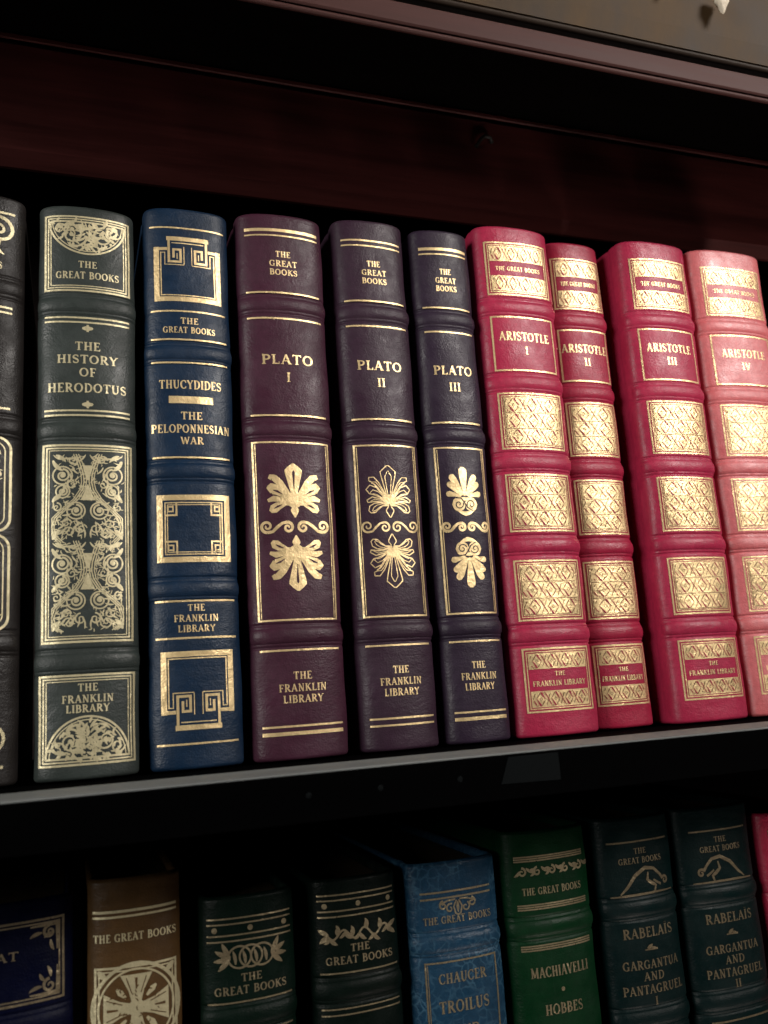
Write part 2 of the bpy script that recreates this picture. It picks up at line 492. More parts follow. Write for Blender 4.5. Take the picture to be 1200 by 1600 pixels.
def make_book(name, x0, x1, z0, H, mat, label, group, hubs=(), y=0.0, D=.150, b=.0055, rs=.0035, ex=.36, rz=0.0, ends=.0018):
    W = x1 - x0
    sp = Spine(W, H, b, rs, ex)
    root = empty(name, ((x0 + x1) / 2, y, z0), label, 'book', group)
    root.rotation_euler = (0, 0, radians(rz))
    NT = 44
    prof = []
    ys = [D, D * .7, D * .4, rs + .016, rs + .010, rs + .0075, rs + .0055, rs + .004, rs + .0025, rs + .0012]
    groove = lambda yy: -.0009 * math.exp(-((yy - rs - .0058) / .0016) ** 2)
    for yy in ys:
        prof.append((-W / 2, yy, -1.0, 0.0, groove(yy), -2))
    for i in range(NT + 1):
        t = -pi / 2 + pi * i / NT
        px, py = sp.pt(t); nx, ny = sp.nrm(t)
        prof.append((px, py, nx, ny, 0.0, t))
    for yy in reversed(ys):
        prof.append((W / 2, yy, 1.0, 0.0, groove(yy), 2))
    # rows
    rows = []
    for k in range(8):
        a = pi / 2 * k / 7
        rows.append((ends * (1 - cos(a)) if False else ends * (1 - sin(pi / 2 - a)), ends * (1 - sin(a))))
    rows = [(ends * (1 - cos(pi / 2 * k / 6)), ends * (1 - sin(pi / 2 * k / 6))) for k in range(7)]
    nv = max(20, int((H - 2 * ends) / .0022))
    mid = [(ends + (H - 2 * ends) * i / nv, 0.0) for i in range(1, nv)]
    crease = sorted({round(h * .001 + d, 6) for h in hubs for d in [sg * k * .0003 for sg in (-1, 1) for k in range(12, 21)]})
    mid = sorted(mid + [(c, 0.0) for c in crease if ends < c < H - ends])
    allrows = rows + mid + [(H - v, i) for v, i in reversed(rows)]

    def disp(v):
        d = 0
        for h in hubs:
            for sg in (-1, 1):
                d -= .0005 * math.exp(-((v - h * .001 - sg * .0048) / .00055) ** 2)
        return d
    V = []; F = []; K = len(prof)
    for v, ins in allrows:
        dv = disp(v)
        for px, py, nx, ny, g, t in prof:
            wob = sp.wav(t, v) if abs(t) <= pi / 2 else 0
            d = g - ins + dv * (fade(t) if abs(t) <= pi / 2 else 0) + wob
            V.append((px + nx * d, py + ny * d, v))
    R = len(allrows)
    for i in range(R - 1):
        for j in range(K - 1):
            a = i * K + j
            F.append((a, a + 1, a + 1 + K, a + K))
    th = .0029
    inner = []
    for v in (.0012, H - .0012):
        st = len(V); inner.append(st)
        for px, py, nx, ny, g, t in prof:
            V.append((px - nx * th, py - ny * th, v))
    for j in range(K - 1):
        a = (R - 1) * K + j; c = inner[1] + j
        F.append((a, a + 1, c + 1, c))
        a2 = j; c2 = inner[0] + j
        F.append((a2 + 1, a2, c2, c2 + 1))
        F.append((inner[1] + j, inner[1] + j + 1, inner[0] + j + 1, inner[0] + j))
    for j in (0, K - 1):
        for i in range(R - 1):
            pass
        F.append((inner[0] + j, inner[1] + j, (R - 1) * K + j, j) if j else (j, (R - 1) * K + j, inner[1] + j, inner[0] + j))
    cover = link_mesh('cover', V, F, mat, root)
    # page block follows the inside of the cover
    pb = [(px - nx * (th + .0006), py - ny * (th + .0006)) for px, py, nx, ny, g, t in prof]
    pb = [(px, max(py, .0015) if abs(px) < W / 2 - .004 else py) for px, py in pb]
    pb[0] = (pb[0][0], D - .004); pb[-1] = (pb[-1][0], D - .004)
    k = len(pb); zb, zt = .0035, H - .0035
    V = [(px, py, zb) for px, py in pb] + [(px, py, zt) for px, py in pb]
    F = [(j, (j + 1) % k, k + (j + 1) % k, k + j) for j in range(k)]
    F.append(tuple(range(k))[::-1]); F.append(tuple(range(k, 2 * k)))
    link_mesh('page_block', V, F, GILT, root, smooth=False)
    # raised bands across the spine
    for h in hubs:
        V = []; F = []
        offs = [x * .78 for x in (-4.6, -4.2, -3.8, -3.4, -3.0, -2.4, -1.6, -.8, 0, .8, 1.6, 2.4, 3.0, 3.4, 3.8, 4.2, 4.6)]
        hs = []
        for o_ in offs:
            a = abs(o_) / 3.588
            hs.append(-.0004 + .0013 * (max(0, 1 - a ** 2.4)) ** .8)
        for o_, hh in zip(offs, hs):
            v = (h + o_) * .001
            for i in range(NT + 1):
                t = -pi / 2 + pi * i / NT
                px, py = sp.pt(t); nx, ny = sp.nrm(t)
                d = -.0003 + (hh + .0003) * fade(t) + sp.wav(t, v)
                V.append((px + nx * d, py + ny * d, v))
        K2 = NT + 1
        for i in range(len(offs) - 1):
            for j in range(NT):
                a = i * K2 + j
                F.append((a, a + 1, a + 1 + K2, a + K2))
        link_mesh('raised_band', V, F, mat, cover)
    return root, sp


def rules(root, sp, hw, vw, g):
    for v, w in vw:
        Dec(sp).rib([(-hw, v), (hw, v)], w).done('gold_rule', g, root)


def words(root, sp, name, lines, g=None):
    d = Dec(sp)
    for txt, v, cap, width in lines:
        d.text(txt, 0, v, cap, width)
    d.done(name, g or GOLD, root)


# ------------------------------------------------------------------ ornaments
def foliage(d, x0, x1, v0, v1, n, rnd, lmin=2.0, lmax=4.5, w=.55, inside=None):
    for _ in range(n):
        for _try in range(20):
            x = rnd.uniform(x0, x1); v = rnd.uniform(v0, v1)
            if inside is None or inside(x, v):
                break
        else:
            continue
        d.leaf(x, v, rnd.uniform(0, 360), rnd.uniform(lmin, lmax), w * rnd.uniform(.7, 1.3), rnd.uniform(-120, 120))


def scroll_panel(root, sp, hw, v0, v1, seed, g):
    """symmetric scrolls, discs and acanthus leaves stacked in two modules"""
    rnd = random.Random(seed)
    d = Dec(sp)
    Hm = (v1 - v0) / 2
    rib_k = [(.30, 0), (.20, .10), (.09, .24), (.07, .33), (.12, .42), (.30, .53), (.62, .64), (.88, .74), (.97, .84), (.90, .94), (.70, 1.02)]
    discs = [(.71, .255, .27), (.33, .66, .25), (.70, .44, .19)]
    for mdl in range(2):
        vt = v1 - mdl * Hm
        for sg in (-1, 1):
            X = lambda k: sg * k * hw
            V = lambda k: max(v0 + .3, min(v1 - .3, vt - k * Hm))
            for o, w in ((-.035, .42), (.035, .5), (.105, .38)):
                d.rib([(X(max(.02, min(.99, a + o))), V(b)) for a, b in rib_k], w)
            for cx, cv, r in discs:
                rr = r * hw
                d.rib(arc(X(cx), V(cv), rr, rr, 0, 360, 26), .6, closed=True)
                d.spiral(X(cx), V(cv), rr * .74, 1.6, 90, sg, .8, .55)
                d.dot(X(cx), V(cv), rr * .26)
            def L(x, k, a, ln, w, bd):
                d.leaf(X(x), V(k), a if sg > 0 else 180 - a, ln, w, bd * sg)
            for i in range(6):                                   # leaves fanning from the cup
                L(.06 + .13 * i, .015 + .012 * i, -62 + 15 * i, 4.2, .7, 40)
            for i in range(5):                                   # leaves under the upper disc
                L(.44 + .05 * i, .16 + .07 * i, 250 + 22 * i, 4.0, .7, -50)
            for i in range(6):                                   # feathery leaves below the inner discs
                L(.10 + .13 * i, .83 + .018 * abs(i - 2), 255 + 14 * i, 3.8, .7, 30)
            for i in range(5):
                L(.62 + .05 * i, .56 + .075 * i, 215 - 14 * i, 3.6, .7, -40)
            L(.98, .08, 250, 6, 1.6, -50); L(.98, .56, 120, 5, 1.7, 40); L(.97, .98, 110, 5, 1.8, 40)
            L(.90, .02, 200, 5, 1.4, 40)
            d.spiral(X(.20), V(.86), 2.3, 1.4, 90, -sg, .6, .4); d.spiral(X(.52), V(.90), 2.4, 1.4, 200, sg, .6, .4)
            d.spiral(X(.42), V(.08), 2.0, 1.3, 0, sg, .6, .4); d.spiral(X(.44), V(.36), 2.0, 1.3, 90, -sg, .55, .4)
            d.spiral(X(.86), V(.62), 1.9, 1.3, 90, sg, .55, .4); d.spiral(X(.60), V(.80), 2.0, 1.3, 0, -sg, .55, .4)
            for i in range(170):                                 # small filling leaves
                x, k = rnd.uniform(.10, .95), rnd.uniform(.02, .98)
                if any(math.hypot((x - cx) * hw, (k - cv) * Hm) < r * hw + .5 for cx, cv, r in discs):
                    continue
                L(x, k, rnd.uniform(0, 360), rnd.uniform(1.3, 2.6), rnd.uniform(.28, .55), rnd.uniform(-90, 90))
        d.rib([(0, V(.14)), (0, V(.20)), (0, V(.31))], [4.0, 3.2, .6])
        d.rib([(0, V(.36)), (0, V(.42)), (0, V(.54))], [.5, 1.8, 5.6])
    d.done('scroll_ornament', g, root)


def lens_panel(root, sp, hw, vflat, depth, sign, seed, g):
    """half-oval filled with leaves; flat side at vflat, bulging by depth in direction sign"""
    rnd = random.Random(seed)
    d = Dec(sp)
    for k, w in ((1.0, .75), (.92, .4)):
        pts = [(hw * k * cos(a), vflat + sign * depth * k * sin(a)) for a in [pi * i / 32 for i in range(33)]]
        d.rib(pts, w)
    d.rib([(-hw, vflat + sign * .3), (hw, vflat + sign * .3)], .5)
    ins = lambda x, v: (x / hw) ** 2 + ((v - vflat) / depth) ** 2 < .74
    for sg in (-1, 1):
        d.spiral(sg * hw * .42, vflat + sign * depth * .42, depth * .30, 1.5, 90, sg, .9, .45)
        d.dot(sg * hw * .42, vflat + sign * depth * .42, .9)
        d.spiral(sg * hw * .72, vflat + sign * depth * .25, depth * .18, 1.3, 0, -sg, .7, .4)
        for i in range(6):
            d.leaf(sg * hw * .06, vflat + sign * depth * (.12 + .12 * i), 90 - sg * (70 - 9 * i) if sign > 0 else 270 + sg * (70 - 9 * i), 4.4, 1.0, -sg * 40 * sign)
        d.leaf(sg * hw * .55, vflat + sign * depth * .12, 0 if sg > 0 else 180, 5, 1.0, 60 * sg * sign)
        d.leaf(sg * hw * .25, vflat + sign * depth * .80, 0 if sg > 0 else 180, 5, 1.1, -60 * sg * sign)
    foliage(d, -hw, hw, min(vflat, vflat + sign * depth), max(vflat, vflat + sign * depth), 120, rnd, 1.6, 3.2, .95, ins)
    d.done('oval_ornament', g, root)


def palmette(d, c, v0, sg, k, style, ov=None):
    """fan of petals growing from (c, v0) in direction sg; k scales x; ov collects slits"""
    def q(x, y):
        return (c + x * k, v0 + sg * y)
    if style == 'solid':
        d.rib([q(0, 0), q(0, 6), q(0, 14.3), q(0, 15.6), q(0, 17.2), q(0, 18.6)], [2.2 * k, 3.4 * k, 7.6 * k, 7.8 * k, 4.6 * k, .9 * k])
        ov.rib([q(0, 7), q(0, 11), q(0, 14.6), q(0, 15.4)], [.2, .75, 1.15, .2])
        for m in (-1, 1):
            d.rib([q(m * .6, 1), q(m * 3.4, 5.6), q(m * 6.2, 9.8), q(m * 8.4, 12.0), q(m * 9.9, 12.5), q(m * 10.6, 11.5)], [1.8, 2.5, 3.0, 3.0, 2.5, 1.5])
            d.rib([q(m * .6, 1), q(m * 4, 4.4), q(m * 7.5, 6.6), q(m * 9.8, 7.3), q(m * 11.2, 6.4)], [1.8, 3.0, 4.5, 4.9, 2.8])
            ov.rib([q(m * 5.2, 4.6), q(m * 7.4, 6.0), q(m * 9.2, 6.6)], [.2, .95, .3])
            d.rib([q(m * .6, .6), q(m * 5, 2.2), q(m * 9, 2.8), q(m * 11.6, 1.9)], [1.8, 2.1, 2.6, 1.3])
            d.rib([q(m * .4, .3), q(m * 4, .5), q(m * 7.4, -.6), q(m * 9.2, -1.8), q(m * 10.6, -3.0)], [1.2, 1.6, 3.6, 4.0, 1.6])
            ov.rib([q(m * 5.6, .0), q(m * 7.4, -.7), q(m * 9.0, -1.6)], [.2, .9, .25])
        d.rib([q(0, -.6), q(0, -2.2), q(0, -3.0), q(0, -5.6)], [1.6, 3.6, 3.4, .5])
        d.dot(c, v0 + sg * 2.2, 3.6)
    elif style == 'line':
        def outline(spine, wid, w):
            Lp, Rp = [], []
            for i, (p, ww) in enumerate(zip(spine, wid)):
                a = spine[max(0, i - 1)]; b = spine[min(len(spine) - 1, i + 1)]
                dx, dy = b[0] - a[0], b[1] - a[1]; l = math.hypot(dx, dy) or 1
                Lp.append((p[0] - dy / l * ww / 2, p[1] + dx / l * ww / 2)); Rp.append((p[0] + dy / l * ww / 2, p[1] - dx / l * ww / 2))
            d.rib(Lp + [spine[-1]] + Rp[::-1], w)
        def both(sp_, wd):
            outline([q(*p) for p in sp_], wd, .48)
            outline([q(p[0] * .86, p[1] * .86) for p in sp_], [x * .42 for x in wd], .36)
        both([(0, 0), (0, 6), (0, 14.3), (0, 15.6), (0, 18.4)], [1.6, 3.0, 7.0, 7.2, 1.0])
        for m in (-1, 1):
            both([(m * .6, 1), (m * 3.4, 5.6), (m * 6.2, 9.8), (m * 8.4, 12.0), (m * 10.3, 12.2)], [1.2, 1.6, 2.2, 2.5, 1.6])
            both([(m * .6, 1), (m * 4, 4.4), (m * 7.5, 6.6), (m * 9.8, 7.3), (m * 11.2, 6.4)], [1.2, 2.2, 3.6, 4.2, 2.4])
            both([(m * .6, .6), (m * 5, 2.2), (m * 9, 2.8), (m * 11.6, 1.9)], [1.2, 1.6, 2.2, 1.2])
            both([(m * .4, .3), (m * 4, .5), (m * 7.4, -.6), (m * 9.2, -1.8), (m * 10.6, -3.0)], [1.0, 1.6, 3.4, 3.8, 1.4])
        outline([q(0, -.6), q(0, -2.2), q(0, -3.0), q(0, -5.6)], [1.2, 3.6, 3.4, .4], .45)
        for a in range(-60, 61, 20):
            d.rib([q(0, .8), q(4.2 * sin(radians(a)), .8 + 4.2 * cos(radians(a)))], [.5, .7])
    else:
        d.rib([q(0, 3), q(0, 8), q(0, 14), q(0, 15.8), q(0, 16.9)], [1.0, 2.6, 4.2, 3.8, 1.4])
        for m in (-1, 1):
            d.rib([q(m * 1.0, 3.2), q(m * 3.2, 7.0), q(m * 5.6, 10.6), q(m * 7.0, 12.3), q(m * 7.7, 13.0)], [.9, 2.0, 3.2, 3.0, 1.2])
            d.rib([q(m * 1.6, 3.0), q(m * 4.6, 5.4), q(m * 7.4, 8.0), q(m * 8.6, 8.8), q(m * 9.4, 9.2)], [.8, 1.9, 3.0, 2.7, 1.1])
            d.rib([q(m * 2.2, 2.6), q(m * 6.0, 3.5), q(m * 8.6, 3.9), q(m * 9.8, 3.8), q(m * 10.4, 3.7)], [.9, 1.9, 2.8, 2.4, 1.0])
            d.dot(c + m * 3.7 * k, v0 + sg * -1.1, 3.3)
            ov.spiral(c + m * 3.7 * k, v0 + sg * -1.1, 2.3, 1.25, (200 if m > 0 else 20), -sg, .5, .45)
        d.rib([q(-4.6, -3.9), q(-2.2, -5.1), q(0, -5.6), q(2.6, -5.1), q(5.2, -3.9)], [.8, 1.6, 2.1, 1.6, .6])
        d.rib([q(-2.4, 1.6), q(0, 1.5), q(2.4, 1.6)], [.8, 1.8, .8])
        ov.rib([q(-5.2, 1.9), q(-2.2, 1.7), q(-.4, -.4), q(1.2, -2.6), q(4.6, -4.3)], [.3, .55, .6, .55, .3])


def s_scroll(d, v, k, w=1.2, r=2.7):
    for m in (-1, 1):
        xo, xi = m * 12.3 * k, m * 3.4 * k
        d.spiral(xo, v + .3, r, 1.35, 270, m, w, w * .55)
        d.spiral(xi, v - .3, r * .9, 1.3, 90, m, w, w * .55)
        d.rib([(xo, v + .3 - r), (m * 10.0 * k, v - r * .75), (m * 7.9 * k, v), (m * 5.8 * k, v + r * .6), (xi, v - .3 + r * .9)], [w, w * .9, w * 1.05, w * .9, w])


# ------------------------------------------------------------------ upper row
UP = 'leather books on the upper shelf'
# dark brown, cut by the left edge of the picture
hubs = (199, 139.5, 53)
R_, sp = make_book('leather_book', -.0700, -.0246, 0, .2405, L_BROWN, 'dark brown leather book with rounded gold scroll frames, leftmost on the upper shelf', UP, hubs, b=.006)
G = GOLD_DIM
d = Dec(sp)
d.rib([(-19, 232.5), (19, 232.5)], 1.0)
for m in (-1, 1):
    d.spiral(m * 13, 224.5, 6.0, 1.5, 90, -m, 1.5, .7); d.spiral(m * 13, 224.5, 3.4, 1.2, 200, -m, .9, .5)
    d.rib([(m * 12, 230.4), (m * 6, 230.0), (m * 2, 226)], .7)
    d.leaf(m * 13.5, 220, 250 if m > 0 else 290, 8.5, 1.8, -m * 10)
    d.leaf(m * 10, 219, 300 if m > 0 else 240, 7.5, 1.6, m * 30)
    d.leaf(m * 4, 224, 270 - m * 30, 7, 1.5, m * 40)
foliage(d, -14, 14, 217, 229, 26, random.Random(3), 2, 4, .7)
d.done('leaf_ornament', G, R_)
words(R_, sp, 'series_lettering', [('THE GREAT BOOKS', 208.5, 3.0, 29)], G)
rules(R_, sp, 18.4, [(v, .85) for v in (190.0, 187.8, 146.8)], G)
for v in (184.5, 151):
    Dec(sp).leaf(-6, v, 0, 12, 1.4).done('gold_leaf_mark', G, R_)
words(R_, sp, 'title_lettering', [('SOPHOCLES', 171.5, 4.6, 25)], G)


def round_frame(root, sp, hw, v0, v1, r, seed, g):
    d = Dec(sp)
    for ins, w in ((0, .95), (2.0, .45)):
        h, a0, a1, rr = hw - ins, v0 + ins, v1 - ins, r - ins * .6
        d.rib([(-h + rr, a0), (h - rr, a0)], w); d.rib([(-h + rr, a1), (h - rr, a1)], w)
        d.rib([(-h, a0 + rr), (-h, a1 - rr)], w); d.rib([(h, a0 + rr), (h, a1 - rr)], w)
        for cx, cv, a in ((h - rr, a1 - rr, 0), (-h + rr, a1 - rr, 90), (-h + rr, a0 + rr, 180), (h - rr, a0 + rr, 270)):
            d.rib(arc(cx, cv, rr, rr, a, a + 90, 8), w)
    vm = (v0 + v1) / 2
    for m in (-1, 1):
        for o in (0, .9):
            d.rib([(m * (hw * .78 * abs(sin(pi * (.12 + k * 1.76))) - o), v0 + 3 + (v1 - v0 - 6) * k) for k in [i / 24 for i in range(25)]], .8 - o * .4)
        d.spiral(m * hw * .55, v0 + (v1 - v0) * .16, hw * .24, 1.4, 90, m, 1.1, .5)
        d.spiral(m * hw * .50, v0 + (v1 - v0) * .84, hw * .24, 1.4, 270, -m, 1.1, .5)
        d.dot(m * hw * .72, v0 + (v1 - v0) * .12, 1.0)
        d.leaf(m * hw * .3, vm - 4, 60 if m > 0 else 120, 8, 1.5, m * 50)
        d.leaf(m * hw * .7, vm + 9, 260 if m > 0 else 280, 8, 1.4, m * 50)
    foliage(d, -hw + 3, hw - 3, v0 + 3, v1 - 3, 80, random.Random(seed), 2, 4.5, .7)
    d.done('scroll_ornament', g, root)


round_frame(R_, sp, 18.8, 96.5, 134.5, 5, 5, G)
round_frame(R_, sp, 18.8, 58.0, 95.0, 5, 6, G)
d = Dec(sp)
for m in (-1, 1):
    d.spiral(m * 13, 17, 5.8, 1.5, 90, -m, 1.2, .6)
    d.leaf(m * 6, 24, 40 if m > 0 else 140, 9, 1.6, m * 60)
    d.leaf(m * 10, 32, 60 if m > 0 else 120, 6, 1.4, m * 40)
d.rib([(-18, 7.2), (18, 7.2)], 1.0)
foliage(d, -12, 12, 10, 30, 26, random.Random(9), 2, 4, .7)
d.done('leaf_ornament', G, R_)
words(R_, sp, 'publisher_lettering', [('THE', 44, 2.6, 6.4), ('FRANKLIN', 39.8, 2.6, 17), ('LIBRARY', 35.6, 2.6, 14)], G)

# grey-green
hubs = (193.4, 138.4, 44.5)
R_, sp = make_book('leather_book', -.0188, .0203, 0, .2390, L_GREY, 'grey green leather book with half ovals and a tall panel of gold scrolls', UP, hubs, b=.0058)
hw = 17.3
d = Dec(sp); d.frame(-hw, hw, 199.2, 233.9, .8); d.frame(-hw + 1.3, hw - 1.3, 200.5, 232.6, .55); d.frame(-hw + 2.4, hw - 2.4, 201.6, 231.5, .4); d.done('gold_frame', G, R_)
lens_panel(R_, sp, 15.4, 231.3, 14.8, -1, 11, G)
words(R_, sp, 'series_lettering', [('THE', 211.6, 3.0, 7.5), ('GREAT BOOKS', 206.6, 3.2, 25.5)], G)
rules(R_, sp, 16.8, [(v, .75) for v in (187.4, 185.4, 146.6, 144.6)], G)
for v in (182.7, 149.2):
    d = Dec(sp)
    d.leaf(-2.2, v, 0, 4.4, 2.0); d.rib([(0, v - 1.6), (0, v + 1.6)], .9); d.dot(-1.4, v, .7); d.dot(1.4, v, .7)
    d.done('floret', G, R_)
words(R_, sp, 'title_lettering', [('THE', 174.7, 3.7, 10), ('HISTORY', 168.9, 3.7, 24), ('OF', 163.2, 3.7, 6.6), ('HERODOTUS', 156.4, 3.9, 31)], G)
d = Dec(sp); d.frame(-hw, hw, 51.8, 132.2, .85); d.frame(-hw + 1.4, hw - 1.4, 53.2, 130.8, .6); d.frame(-hw + 2.5, hw - 2.5, 54.3, 129.7, .35); d.done('gold_frame', G, R_)
scroll_panel(R_, sp, 13.6, 56, 128.4, 21, G)
d = Dec(sp); d.frame(-hw - .4, hw + .4, 5.4, 39.7, .8); d.frame(-hw + .9, hw - .9, 6.7, 38.4, .55); d.frame(-hw + 2, hw - 2, 7.8, 37.3, .35); d.done('gold_frame', G, R_)
words(R_, sp, 'publisher_lettering', [('THE', 34.6, 2.9, 7.4), ('FRANKLIN', 30.3, 2.9, 19), ('LIBRARY', 26.6, 2.9, 16)], G)
lens_panel(R_, sp, 15.2, 8.0, 15.6, 1, 13, G)

# dark blue with key-pattern frames
hubs = (175.2, 122.2, 72.0)
R_, sp = make_book('leather_book', .0244, .0617, 0, .2440, L_BLUE, 'dark blue leather book with gold key pattern squares on its spine', UP, hubs, b=.005)
G = GOLD
rules(R_, sp, 16.2, [(v, .75) for v in (234.0, 194.1, 181.0, 170.4, 127.9, 67.0, 51.9, 10.0)], G)


def key_frame(root, sp, body, shoulder, step, sg, g):
    """square key-pattern frame: body edge, shoulder edge, step edge (mm), sg=+1 when the step is at the top"""
    d = Dec(sp)
    V = lambda o: shoulder - sg * o
    for hw, w, ins in ((13.4, 2.2, 0), (11.6, .5, 1.8)):
        b_ = body + sg * (1.1 + ins)
        s1 = shoulder - sg * (1.1 if not ins else 2.6)
        xin = 2.9 if not ins else 3.6
        d.rib([(-hw - w / 2, b_), (hw + w / 2, b_)], w)
        for m in (-1, 1):
            d.rib([(m * hw, b_ + sg * w / 2), (m * hw, s1 + sg * w / 2)], w)
    for m in (-1, 1):
        d.poly_line([(m * 12.2, V(.9)), (m * 9.6, V(.9))], 1.4)
        d.poly_line([(m * 8.2, V(-4.6)), (m * 8.2, V(7.0)), (m * 3.2, V(7.0)), (m * 3.2, V(1.1)), (m * 6.2, V(1.1)), (m * 6.2, V(4.6))], 1.05)
        d.poly_line([(m * 11.4, V(2.6)), (m * 9.9, V(2.6)), (m * 9.9, V(8.4)), (m * 1.9, V(8.4))], .4)
        d.poly_line([(m * 4.7, V(5.4)), (m * 4.7, V(3.1))], .45)
        d.poly_line([(m * 1.7, V(8.0)), (m * 1.7, V(-.2))], .4)
    d.rib([(-9.2, step - sg * 1.1), (9.2, step - sg * 1.1)], 2.0)
    d.rib([(-7.0, step - sg * 3.2), (7.0, step - sg * 3.2)], .45)
    d.done('key_pattern_frame', g, root)


key_frame(R_, sp, 198.7, 224.4, 229.7, 1, G)
words(R_, sp, 'series_lettering', [('THE', 189.6, 2.8, 7.6), ('GREAT BOOKS', 185.4, 2.8, 22.5)], G)
words(R_, sp, 'title_lettering', [('THUCYDIDES', 160.4, 3.9, 26.5), ('THE', 146.4, 3.4, 9), ('PELOPONNESIAN', 140.6, 3.7, 33), ('WAR', 136.2 - .9, 3.2, 9.5)], G)
d = Dec(sp); d.rect(-9.4, 9.4, 151.9, 155.1); d.done('gold_bar', G, R_)
d = Dec(sp)
d.frame(-15.0, 15.0, 83.1, 111.7, 2.3)
d.frame(-12.0, 12.0, 86.2, 108.6, .5); d.frame(-11.0, 11.0, 87.2, 107.6, .35)
for mx in (-1, 1):
    for vv, mv in ((86.6, 1), (108.2, -1)):
        d.poly_line([(mx * 7.2, vv), (mx * 7.2, vv + mv * 5.2), (mx * 11.6, vv + mv * 5.2)], .75)
        d.poly_line([(mx * 8.6, vv + mv * 1.4), (mx * 8.6, vv + mv * 3.6), (mx * 10.6, vv + mv * 3.6), (mx * 10.6, vv + mv * 1.6), (mx * 8.6, vv + mv * 1.6)], .6)
d.done('key_pattern_frame', G, R_)
words(R_, sp, 'publisher_lettering', [('THE', 64.2, 2.7, 7), ('FRANKLIN', 59.9, 2.8, 18), ('LIBRARY', 55.7, 2.8, 15)], G)
key_frame(R_, sp, 46.6, 21.7, 15.3, -1, G)

# the three plum volumes
PL = 'plum volumes with gold palmettes'
for (x0, x1, H, mat, lab, num, style, tw, kx, pal, b) in (
        (.0659, .1066, .2462, L_P1, 'plum leather book with solid gold palmettes, marked with numeral I', 'I', 'solid', 23.6, 1.0, (107.4, 88.4), .0058),
        (.1125, .1485, .2488, L_P2, 'dark plum leather book with thin outlined gold palmettes, marked with numeral II', 'II', 'line', 22.2, .88, (107.6, 88.6), .0054),
        (.1523, .1838, .2482, L_P3, 'narrow violet black leather book with palmettes on gold volutes, marked with numeral III', 'III', 'volute', 20.0, .84, (109.4, 86.2), .005)):
    hubs = (201.0, 142.1, 51.0)
    R_, sp = make_book('leather_book', x0, x1, 0, H, mat, lab, PL, hubs, b=b)
    hw = (x1 - x0) * 500 - 3.2
    thick = .8 if style == 'line' else 1.5
    rules(R_, sp, hw, [(237.6, max(.9, thick)), (234.9, .75), (206.5, .8), (193.9, .8), (148.1, .8), (44.9, .8), (13.7, .8), (10.8, thick)], GOLD)
    k = min(1, (x1 - x0) / .0407 + .06)
    words(R_, sp, 'series_lettering', [('THE', 225.7, 2.9, 7.0 * k), ('GREAT', 221.1, 2.9, 13.0 * k), ('BOOKS', 216.8, 2.9, 13.0 * k)])
    words(R_, sp, 'title_lettering', [('PLATO', 174.3, 4.5, tw), (num, 166.0, 4.3, None)])
    d = Dec(sp); d.frame(-hw - .2, hw + .2, 57.2, 136.0, .75)
    for m in (-1, 1):
        d.rib([(m * (hw - 1.2), 58.4), (m * (hw - 1.2), 134.8)], .35)
    d.done('gold_frame', GOLD, R_)
    d = Dec(sp); ov = Dec(sp, .00019)
    palmette(d, 0, pal[0], 1, kx, style, ov); palmette(d, 0, pal[1], -1, kx, style, ov)
    s_scroll(d, 97.7, kx * (1.0 if style != 'volute' else .92), 1.35 if style != 'line' else .95, 2.7 if style != 'volute' else 2.3)
    d.done('palmette_ornament', GOLD, R_); ov.done('ornament_slit', mat, R_)
    words(R_, sp, 'publisher_lettering', [('THE', 34.3, 3.1, 7.8 * k), ('FRANKLIN', 29.3, 3.1, 19.5 * k + .8), ('LIBRARY', 24.7, 3.1, 16.5 * k + .6)])

# the four red volumes
RD = 'red volumes with gold lattice panels'


def swirl_row(d, ov, th_, x0, x1, v0, v1, n, off, rnd):
    """one row of interlaced lozenge tooling: leather marks left bare and darker lines in a gold field"""
    c = (x1 - x0) / n; h = v1 - v0

    def put(dst, P, W_):
        pts = [(x0 + c * fx, v0 + h * fv) for fx, fv in P]
        keep = [(p, w) for p, w in zip(pts, W_) if x0 + .1 <= p[0] <= x1 - .1]
        if len(keep) > 1:
            dst.rib([p for p, w in keep], [w for p, w in keep])
    for k in range(-1, n + 1):
        o = k + off
        j = rnd.uniform(.85, 1.15)
        # lozenge: falling sides are bare leather commas, rising sides darker gold
        put(ov, [(o + .50, .97), (o + .56, .90), (o + .64, .74), (o + .73, .56), (o + .80, .48)], [.15, .85 * j, .60, .38, .15])
        put(ov, [(o + .20, .52), (o + .27, .44), (o + .36, .26), (o + .44, .10), (o + .50, .03)], [.15, .38, .60, .85 * j, .15])
        put(th_, [(o + .22, .54), (o + .34, .74), (o + .48, .95)], [.2, .5, .25])
        put(th_, [(o + .52, .05), (o + .66, .26), (o + .78, .46)], [.25, .5, .2])
        put(th_, [(o + .42, .50), (o + .50, .62), (o + .58, .50), (o + .50, .38), (o + .42, .50)], [.22] * 5)
        # the crossing band between two lozenges
        put(ov, [(o + .80, .92), (o + .86, .80), (o + .97, .58), (o + 1.06, .40)], [.2, .45 * j, .3, .15])
        put(ov, [(o + .94, .60), (o + 1.03, .42), (o + 1.14, .20), (o + 1.20, .08)], [.15, .3, .45 * j, .2])
        put(th_, [(o + .86, .12), (o + .93, .30), (o + 1.0, .50), (o + 1.07, .70), (o + 1.14, .88)], [.4, .3, .2, .3, .4])
        put(th_, [(o + .72, .93), (o + .80, .98)], [.3, .3])
        put(th_, [(o + 1.22, .03), (o + 1.30, .08)], [.3, .3])


